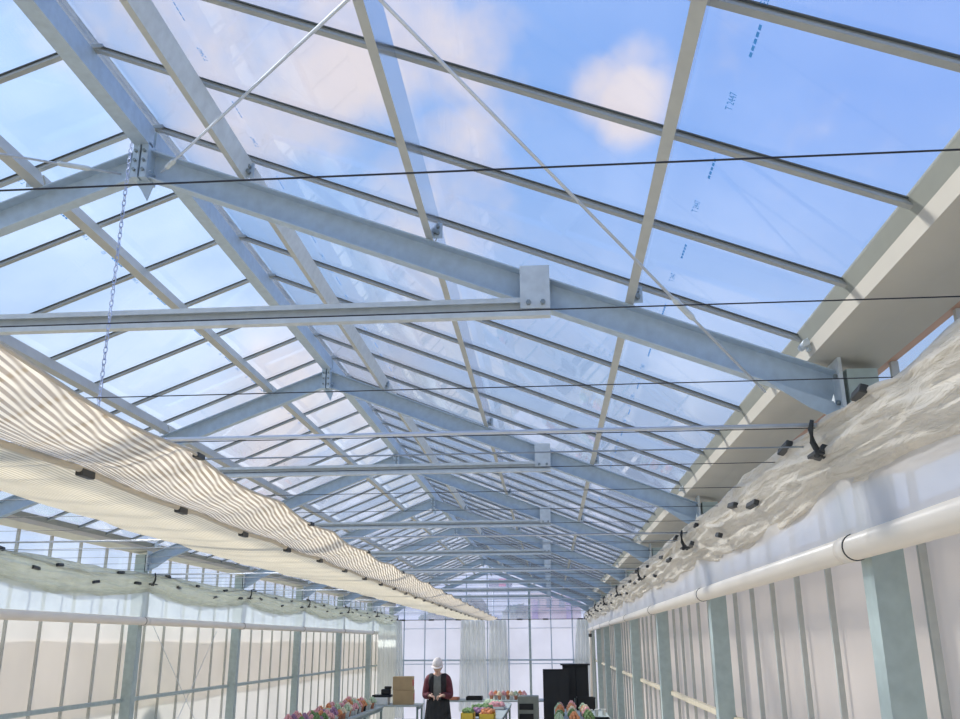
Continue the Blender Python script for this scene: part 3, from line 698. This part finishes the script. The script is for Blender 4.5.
# ------------------------------------------------------------------ benches and goods
M.update(cardboard=solid('cardboard', (186, 160, 122), .85, 0, .06, 8), tape=solid('parcel_tape', (200, 180, 140), .4), black=solid('black_board', (38, 40, 42), .6, 0, .1, 4), black2=solid('black_plastic', (28, 29, 31), .45),
         grey=solid('grey_plastic', (142, 146, 134), .6), top=solid('bench_top', (176, 186, 182), .55), leg=solid('bench_leg', (120, 140, 138), .5), yellow=solid('yellow_crate', (226, 190, 70), .5), white=solid('white_plastic', (236, 236, 230), .4),
         terra=solid('terracotta', (206, 140, 110), .8), pinkp=solid('pink_leaf', (236, 176, 176), .7, 0, .15, 20), orange=solid('orange_leaf', (232, 160, 112), .7, 0, .15, 20), pale=solid('pale_green_leaf', (196, 214, 180), .7, 0, .15, 20),
         greenl=solid('green_leaf', (120, 150, 96), .7, 0, .2, 20), cream=solid('cream_leaf', (240, 226, 196), .7, 0, .1, 20), purple=solid('purple_leaf', (170, 130, 160), .7, 0, .2, 20), red=solid('red_print', (206, 90, 80), .6))
TZ = .75
def bench(name, x0, x1, y0, y1, label):
    t = thing(name, label, 'table', ((x0+x1)/2, (y0+y1)/2, 0), 'work tables'); w, d = (x1-x0)/2, (y1-y0)/2
    b = B(); box(b, (-w, -d, TZ - .03), (w, d, TZ), .004); obj('tabletop', b, M['top'], t)
    b = B(); 
    for s in (-1, 1): box(b, (s*(w-.03) - .015, -d + .05, TZ - .08), (s*(w-.03) + .015, d - .05, TZ - .03))
    obj('apron_rails', b, M['leg'], t)
    ny = 2 if d < .8 else 4
    for sx in (-1, 1):
        for k in range(ny):
            yy = -d + .06 + (2*d - .12)*k/(ny-1); b = B(); box(b, (sx*(w-.04) - .018, yy - .018, 0), (sx*(w-.04) + .018, yy + .018, TZ - .03)); obj('leg', b, M['leg'], t)
bench('long_bench', -3.98, -3.20, 13.2, 18.1, 'long bench along the left wall, crowded with small pastel plants')
bench('side_table', -3.98, -2.55, 18.25, 19.0, 'side table in the left corner under the cardboard boxes')
bench('back_table', -2.48, -.12, 19.7, 20.4, 'long table by the end wall, behind the person')
bench('potting_table', -2.45, -1.56, 14.2, 14.95, 'potting table the person stands behind')
bench('centre_bench', -1.46, -.80, 14.5, 18.8, 'centre bench with seedling trays, right of the person')
bench('display_bench', .02, .90, 13.4, 17.3, 'display bench along the right wall, in front of the black cabinet')

def make_pot(leaf, potm, tall=False):
    b = B(); lathe(b, [(.030, 0), (.040, .065), (.044, .066), (.044, .075), (.036, .075), (.034, .062)], (0, 0, 0), 12)
    t = bpy.data.objects.new('potted_succulent', None); COL.objects.link(t); obj('pot', b, M[potm], t)
    b = B(); rings = ((7, .045, .02), (5, .03, .045), (3, .012, .065))
    for n, r, z in rings:
        for k in range(n):
            a = 2*math.pi*k/n + z*20
            blob(b, (r*math.cos(a), r*math.sin(a), .075 + z*(1.9 if tall else 1)), (.016, .016, .024), 1, .1)
    obj('leaves', b, M[leaf], t)
    return t
LEAF = ['pinkp', 'orange', 'pale', 'cream', 'greenl', 'purple']; POTM = ['white', 'terra', 'black2']
protos = {}
def pot_at(leaf, potm, loc, label, group, sc=1.0):
    key = (leaf, potm)
    if key not in protos: protos[key] = o = make_pot(leaf, potm)
    else: o = copy_tree(protos[key])
    o.location = loc; o.scale = (sc, sc, sc*1.05); o.rotation_euler = (0, 0, random.uniform(0, 6))
    return tag(o, label, 'potted plant', group)
LN = dict(pinkp='pink', orange='orange', pale='pale green', cream='cream', greenl='green', purple='purple')
PNM = dict(white='white', terra='terracotta', black2='black')
rnd = random.Random(11)
for i in range(22):                                   # left bench, two rows
    for j in range(3):
        y = 13.4 + i*.21; x = -3.32 - j*.20 + rnd.uniform(-.02, .02)
        lf = rnd.choice(['pinkp', 'orange', 'cream', 'pinkp', 'pale'] if i > 6 else ['pinkp', 'purple', 'orange', 'greenl']); pm = rnd.choice(['white', 'terra', 'white', 'black2'])
        pot_at(lf, pm, (x, y + rnd.uniform(-.03, .03), TZ), 'small %s plant in a %s pot on the long left bench' % (LN[lf], PNM[pm]), '%s plants in %s pots, left bench' % (LN[lf], PNM[pm]), rnd.uniform(.85, 1.3))
for i in range(12):                                   # right display bench
    for j in range(3):
        y = 13.6 + i*.20; x = .10 + j*.20 + rnd.uniform(-.02, .02)
        lf = rnd.choice(['orange', 'pale', 'pinkp', 'greenl', 'cream', 'orange']); pm = rnd.choice(['terra', 'white', 'black2'])
        pot_at(lf, pm, (x, y, TZ), 'small %s plant in a %s pot on the right display bench' % (LN[lf], PNM[pm]), '%s plants in %s pots, right bench' % (LN[lf], PNM[pm]), rnd.uniform(.85, 1.35))
for i in range(9):                                    # back table
    x = -1.25 + i*.065; lf = ['pinkp', 'orange', 'cream', 'pinkp', 'orange', 'cream', 'pale', 'orange', 'pinkp'][i]
    x = -1.27 + i*.085
    pot_at(lf, 'white' if i % 2 else 'terra', (x, 20.0 + .08*math.sin(i*2), TZ), '%s plant on the back table, %s from the left in its row' % (LN[lf], ORD[i+1]), 'plants in a row on the back table', 1.05)
def tray(loc, w, d, h, mat, label, plants=None, group=None):
    t = thing('tray', label, 'tray', loc, group)
    b = B(); box(b, (-w/2, -d/2, 0), (w/2, d/2, .008)); 
    for a in ((-w/2, -d/2, -w/2 + .01, d/2), (w/2 - .01, -d/2, w/2, d/2), (-w/2, -d/2, w/2, -d/2 + .01), (-w/2, d/2 - .01, w/2, d/2)): box(b, (a[0], a[1], .0), (a[2], a[3], h))
    obj('tray_shell', b, M[mat], t)
    if plants:
        b = B(); rr = random.Random(len(label))
        for k in range(int(w*d*500)): blob(b, (rr.uniform(-w/2 + .03, w/2 - .03), rr.uniform(-d/2 + .03, d/2 - .03), h + rr.uniform(-.01, .05)), rr.uniform(.02, .035), 1, .3)
        o = obj('seedlings', b, M[plants], t); o['kind'] = 'stuff'
tray((-1.62, 19.95, TZ), .33, .4, .07, 'black2', 'flat black tray on the back table, nearest the plant row')
tray((-2.12, 19.95, TZ), .34, .36, .05, 'terra', 'low reddish tray on the back table, beside the person')
tray((-1.22, 16.6, TZ), .36, .5, .05, 'black2', 'black tray of green seedlings on the centre bench', 'greenl')
tray((-1.20, 15.8, TZ), .36, .5, .05, 'black2', 'black tray of purple seedlings on the centre bench', 'purple')
tray((-1.0, 17.3, TZ), .30, .5, .05, 'white', 'white tray of pink seedlings on the centre bench', 'pinkp')
tray((-1.12, 17.9, TZ), .36, .5, .05, 'black2', 'black tray of pale seedlings at the far end of the centre bench', 'pale')
tray((-1.32, 15.0, TZ), .2, .36, .10, 'yellow', 'yellow crate on the centre bench beside the potting table', 'greenl')
tray((-1.02, 15.0, TZ), .24, .36, .09, 'yellow', 'yellow crate of orange plants on the centre bench', 'orange')
tray((-2.25, 14.5, TZ), .3, .4, .03, 'grey', 'flat grey tray on the left half of the potting table')
tray((-1.78, 14.5, TZ), .3, .4, .03, 'black2', 'flat black tray on the right half of the potting table')
for i, x in enumerate((.60, .70, .82)):
    b = B(); lathe(b, [(.024, 0), (.036, .10), (.040, .102), (.036, .104), (.033, .098), (.022, .006)], (0, 0, 0), 14)
    tag(obj('plastic_cup', b, M['white'], None, (x, 15.6 + .05*i, TZ)), 'white cup on the right display bench, %s' % ['left one of three', 'middle one of three', 'nearest the wall'][i], 'cup', 'white cups on the right bench')
tray((.72, 14.6, TZ), .26, .4, .05, 'black2', 'empty black tray on the right display bench beside the wall')
# cardboard boxes
def carton(loc, w, d, h, label, rz):
    t = thing('cardboard_box', label, 'box', loc, 'cardboard boxes', rz)
    b = B(); box(b, (-w/2, -d/2, 0), (w/2, d/2, h), .006); obj('carton_body', b, M['cardboard'], t)
    b = B(); box(b, (-w/2 + .004, -.03, h), (w/2 - .004, .03, h + .002)); box(b, (-w/2 - .002, -.03, h - .08), (-w/2 + .001, .03, h)); obj('tape', b, M['tape'], t)
    b = B(); box(b, (w/2, -d/2 + .05, h*.3), (w/2 + .002, d/2 - .05, h*.75)); obj('red_print', b, M['red'], t, label='faded red print on the side')
carton((-2.90, 18.6, TZ), .40, .36, .26, 'lower cardboard box on the corner table', .08)
carton((-2.91, 18.6, TZ + .262), .38, .34, .25, 'upper cardboard box of the stack on the corner table', .02)
# machine on white box
b = B(); box(b, (-.15, -.15, 0), (.15, .15, .13), .008)
tag(obj('white_box', b, M['white'], None, (-3.34, 18.6, TZ)), 'white box on the corner table under the black machine', 'box')
t = thing('bench_machine', 'small black machine on a white box, left of the cardboard boxes', 'machine', (-3.31, 18.6, TZ + .13))
b = B(); box(b, (-.20, -.12, 0), (.17, .12, .045), .01); obj('base', b, M['black2'], t)
b = B(); box(b, (-.03, -.08, .045), (.15, .08, .15), .02); obj('housing', b, M['black2'], t)
b = B(); box(b, (.03, -.06, .15), (.16, .06, .20), .015); obj('head', b, M['black'], t)
for x in (-.12, -.06):
    b = B(); lathe(b, [(.016, 0), (.016, .015), (.012, .018)], (x, -.07, .045), 10); obj('knob', b, M['white'], t)
t = thing('curtain_motor', 'small black motor mounted high in the left far corner', 'motor', (-3.98, 23.4, E - .56))
b = B(); tube(b, (0, 0, -.07), (0, 0, .07), .055, 14); obj('motor_body', b, M['black2'], t)
b = B(); box(b, (-.03, -.03, .07), (.03, .03, .10), .005); obj('motor_cap', b, M['black'], t)
b = B(); tube(b, (0, .02, .1), (0, .30, .085), .014, 8); obj('mount', b, M['galv'], t)
# black cabinet, board, crate, grey cart
t = thing('black_cabinet', 'tall black cabinet standing at the right end of the house', 'cabinet', (.46, 19.0, 0))
b = B(); box(b, (-.25, -.2, .04), (.25, .2, 1.45), .006); obj('body', b, M['black'], t)
b = B(); box(b, (-.29, -.24, 1.45), (.29, .22, 1.475), .004); obj('top', b, M['black2'], t)
for s in (-1, 1):
    b = B(); box(b, (s*.005, -.215, .08), (s*.24, -.2, 1.40), .004); d = obj('door', b, M['black'], t)
    b = B(); box(b, (s*.03 - .008, -.23, .75), (s*.03 + .008, -.215, .85), .003); obj('handle', b, M['leg'], d)
b = B(); box(b, (-.25, -.2, 0), (.25, .2, .04)); obj('plinth', b, M['black2'], t)
t = thing('easel_board', 'black freestanding panel left of the black cabinet', 'panel', (.08, 18.5, 0))
b = B(); box(b, (-.24, -.015, .08), (.24, .015, 1.37), .004); obj('board', b, M['black'], t)
b = B()
for a in ((-.255, .0, -.235, 1.39), (.235, .0, .255, 1.39)): box(b, (a[0], -.02, a[1]), (a[2], .02, a[3]))
box(b, (-.235, -.02, 1.37), (.235, .02, 1.39)); obj('frame', b, M['black2'], t)
for s in (-1, 1):
    b = B(); box(b, (s*.245 - .02, -.2, 0), (s*.245 + .02, .2, .025)); obj('foot', b, M['black2'], t)
t = thing('black_crate', 'black crate on the display bench in front of the cabinet', 'crate', (.58, 17.05, TZ))
b = B(); box(b, (-.16, -.15, 0), (.16, .15, .02)); 
for x in (-.16, .145): box(b, (x, -.15, 0), (x + .015, .15, .21))
for y in (-.15, .135): box(b, (-.16, y, 0), (.16, y + .015, .21))
obj('crate_body', b, M['black2'], t)
b = B(); box(b, (-.17, -.16, .19), (.17, -.15, .215), .003); obj('rim', b, M['black'], t)
t = thing('storage_cart', 'grey storage cart with dark slots, between back table and display bench', 'cart', (-.47, 18.6, 0))
b = B(); box(b, (-.2, -.2, .06), (.2, .2, .90), .01); obj('cart_body', b, M['grey'], t)
for z in (.48, .66):
    b = B(); box(b, (-.17, -.215, z), (.10, -.2, z + .11), .004); obj('drawer', b, M['black2'], t)
for x in (-.15, .15):
    for y in (-.15, .15):
        b = B(); tube(b, (x - .015, y, .03), (x + .015, y, .03), .03, 12); obj('wheel', b, M['black2'], t)

# ------------------------------------------------------------------ the person
def skin(verts, edges, radii, sub=2):
    me = bpy.data.meshes.new('s'); me.from_pydata(verts, edges, []); o = bpy.data.objects.new('s', me); COL.objects.link(o)
    m = o.modifiers.new('k', 'SKIN'); m.use_smooth_shade = True
    for v, r in zip(me.skin_vertices[0].data, radii): v.radius = r if isinstance(r, tuple) else (r, r)
    me.skin_vertices[0].data[0].use_root = True
    o.modifiers.new('d', 'SUBSURF').levels = sub
    dg = bpy.context.evaluated_depsgraph_get(); r = bpy.data.meshes.new_from_object(o.evaluated_get(dg))
    bpy.data.objects.remove(o); return r
def person(loc):
    t = thing('person', 'person in dark jacket, apron and white cap, head bowed over the potting table', 'person', loc)
    sh, el, wr = (.158, -.01, 1.33), (.205, -.035, 1.07), (.092, -.225, 1.09)
    Vt = [(0, .02, .86), (0, .01, 1.05), (0, -.01, 1.22), (0, -.025, 1.34), (0, -.045, 1.41), (0, -.075, 1.46)]
    Rr = [(.15, .11), (.135, .10), (.155, .11), (.10, .08), (.052, .052), (.05, .05)]
    Ed = [(i, i+1) for i in range(5)]
    for s in (-1, 1):
        n = len(Vt); Vt += [(s*.11, -.01, 1.335), (s*sh[0], sh[1], sh[2]), (s*el[0], el[1], el[2]), (s*wr[0], wr[1], wr[2])]; Rr += [.070, .054, .040, .028]
        Ed += [(3, n), (n, n+1), (n+1, n+2), (n+2, n+3)]
        n = len(Vt); Vt += [(s*.085, .02, .80), (s*.09, .0, .46), (s*.095, .03, .09), (s*.10, -.02, .045), (s*.11, -.13, .03)]; Rr += [.092, .06, .042, .04, .032]
        Ed += [(0, n), (n, n+1), (n+1, n+2), (n+2, n+3), (n+3, n+4)]
    bm = B(); me = skin(Vt, Ed, Rr); bm.from_mesh(me)
    # head, bowed
    hb = B(); blob(hb, (0, 0, 0), (.073, .092, .112), 3)
    blob(hb, (0, -.015, -.055), (.058, .070, .062), 2); blob(hb, (0, -.094, -.018), (.013, .017, .026), 2)
    for s in (-1, 1): blob(hb, (s*.074, .008, -.01), (.012, .02, .032), 2); blob(hb, (s*.03, -.082, .018), (.018, .012, .008), 1)
    blob(hb, (0, -.083, -.062), (.024, .010, .007), 1)
    HT = Matrix.Translation((0, -.095, 1.535)) @ Matrix.Rotation(math.radians(24), 4, 'X')
    hb.transform(HT); tmp = bpy.data.meshes.new('h'); hb.to_mesh(tmp); hb.free(); bm.from_mesh(tmp)
    # hands: palm + four curled fingers + thumb
    for s in (-1, 1):
        w = V((s*.092, -.225, 1.09)); d = V((-s*.62, -.5, -.3)).normalized(); side = V((0, -.4, .9)); side = (side - d*side.dot(d)).normalized(); nrm = d.cross(side)*s
        pv = [w - d*.02, w + d*.03, w + d*.075]; bm.from_mesh(skin([tuple(p) for p in pv], [(0, 1), (1, 2)], [(.026, .02), (.036, .016), (.036, .014)], 2))
        for k, L in enumerate((.066, .078, .072, .056)):
            a = w + d*.065 + side*(.027 - .018*k); p1 = a + d*L*.5 - nrm*.006; p2 = p1 + d*L*.3 - nrm*L*.28; p3 = p2 + d*L*.1 - nrm*L*.28
            bm.from_mesh(skin([tuple(q) for q in (a, p1, p2, p3)], [(0, 1), (1, 2), (2, 3)], [.0085, .008, .0075, .006], 1))
        a = w + d*.02 + side*.026; p1 = a + side*.03 + d*.02 - nrm*.01; p2 = p1 + d*.03 - nrm*.012
        bm.from_mesh(skin([tuple(q) for q in (a, p1, p2)], [(0, 1), (1, 2)], [.012, .010, .008], 1))
    me = bpy.data.meshes.new('body'); bm.to_mesh(me); bm.free(); o = bpy.data.objects.new('body', me); COL.objects.link(o)
    rm = o.modifiers.new('r', 'REMESH'); rm.mode = 'VOXEL'; rm.voxel_size = .0055; rm.use_smooth_shade = True
    me2 = bpy.data.meshes.new_from_object(o.evaluated_get(bpy.context.evaluated_depsgraph_get())); bpy.data.objects.remove(o)
    skinm = solid('skin', (226, 188, 168), .55, 0, .03)
    def put(name, me, mat, label=None):
        me.materials.clear(); me.materials.append(mat); q = bpy.data.objects.new(name, me); COL.objects.link(q); q.parent = t
        if label: q['label'] = label
        return q
    put('body', me2, skinm)
    # clothes cut from the body surface and lifted off it
    def garment(name, test, off, mat, label, th=.006):
        g = B(); g.from_mesh(me2); g.normal_update()
        kill = [f for f in g.faces if not test(f.calc_center_median())]
        bmesh.ops.delete(g, geom=kill, context='FACES')
        for v in g.verts: v.co += v.normal*off
        r = bmesh.ops.extrude_face_region(g, geom=list(g.faces))
        for v in r['geom']:
            if isinstance(v, bmesh.types.BMVert): v.co += v.normal*th
        for f in g.faces: f.smooth = True
        return obj(name, g, mat, t, label=label)
    hand = lambda c: c.y < -.205 and 1.0 < c.z < 1.2
    arm = lambda c: (abs(c.x) > .135 + max(0, 1.25 - c.z)*.12 and c.z > .98) or (c.y < -.125 and c.z < 1.16 and c.z > 1.0)
    neck = lambda c: c.z > 1.40 - max(0, .07 - abs(c.x))*.5*(1 if c.y < -.03 else .2)
    front = lambda c: abs(c.x) < .058 and c.y < -.04
    garment('jacket', lambda c: .80 < c.z < 1.43 and not hand(c) and not neck(c) and not arm(c) and not front(c), .014, solid('dark_jacket', (44, 42, 46), .8, 0, .2, 20), 'dark jacket worn open at the front')
    garment('sleeve', lambda c: c.x > 0 and .9 < c.z < 1.43 and not hand(c) and not neck(c) and arm(c), .013, solid('maroon_sleeve', (110, 58, 66), .8, 0, .25, 16), 'dark red sleeve')
    garment('sleeve', lambda c: c.x <= 0 and .9 < c.z < 1.43 and not hand(c) and not neck(c) and arm(c), .013, bpy.data.materials['maroon_sleeve'], 'dark red sleeve')
    garment('shirt', lambda c: .85 < c.z < 1.43 and not neck(c) and abs(c.x) < .075 and c.y < -.03 and not hand(c) and not arm(c), .004, solid('grey_shirt', (128, 132, 130), .8, 0, .1, 20), 'grey shirt showing in the open jacket')
    b = B()
    def apr(u, v):
        a = (u - .5)*3.0; w = 1 + .22*v
        return V((.180*w*math.sin(a) * (1 + .03*math.sin(u*40)), .02 - (.165*w + .006*math.sin(u*46))*math.cos(a), 1.02 - .36*v))
    grid(b, apr, 48, 12); r = bmesh.ops.extrude_face_region(b, geom=list(b.faces))
    for v in r['geom']:
        if isinstance(v, bmesh.types.BMVert): v.co *= 1; v.co.y += .006
    obj('apron', b, solid('charcoal_apron', (52, 54, 56), .8, 0, .15, 14), t, label='charcoal apron tied at the waist')
    tv = [(0, .02, .88)]; te = []; trr = [(.165, .125)]
    for s in (-1, 1):
        n = len(tv); tv += [(s*.088, .02, .78), (s*.092, .0, .46), (s*.097, .03, .07)]; trr += [.108, .078, .06]; te += [(0, n), (n, n+1), (n+1, n+2)]
    put('trousers', skin(tv, te, trr), solid('black_trousers', (30, 30, 33), .8))
    for s in (-1, 1):
        b = B(); blob(b, (s*.105, -.055, .045), (.052, .135, .048), 3); 
        for v in b.verts: v.co.z = max(v.co.z, 0)
        obj('shoe', b, M['black2'], t)
    hb = B(); blob(hb, (0, .012, .035), (.084, .104, .094), 3)
    for v in list(hb.verts):
        if v.co.z < .022: v.co.z = .022
    n = 20
    vs = [[hb.verts.new((r*math.sin(a)*.9, -.02 - r*math.cos(a)*1.05, .022 + dz)) for a in [(-1 + 2*k/n)*1.25 for k in range(n+1)]] for r, dz in ((.085, 0), (.112, -.012), (.112, -.006), (.085, .008))]
    for A, C in zip(vs, vs[1:]):
        for k in range(n): hb.faces.new((A[k], A[k+1], C[k+1], C[k]))
    hb.transform(HT); obj('cap', hb, solid('white_cap', (232, 226, 224), .7), t, label='white cap')
    hb = B(); blob(hb, (0, .028, -.01), (.079, .086, .10), 3, .06, 6)
    hb.transform(HT); obj('hair', hb, solid('dark_hair', (50, 42, 40), .6), t)
    for s in (-1, 1):
        hb = B(); blob(hb, (s*.029, -.084, .006), (.010, .006, .005), 2); hb.transform(HT); obj('eye', hb, M['black2'], t)
    hb = B(); blob(hb, (0, -.090, -.062), (.021, .005, .004), 2); hb.transform(HT); obj('mouth', hb, solid('lips', (190, 120, 112), .5), t)
person((-1.85, 15.45, 0))
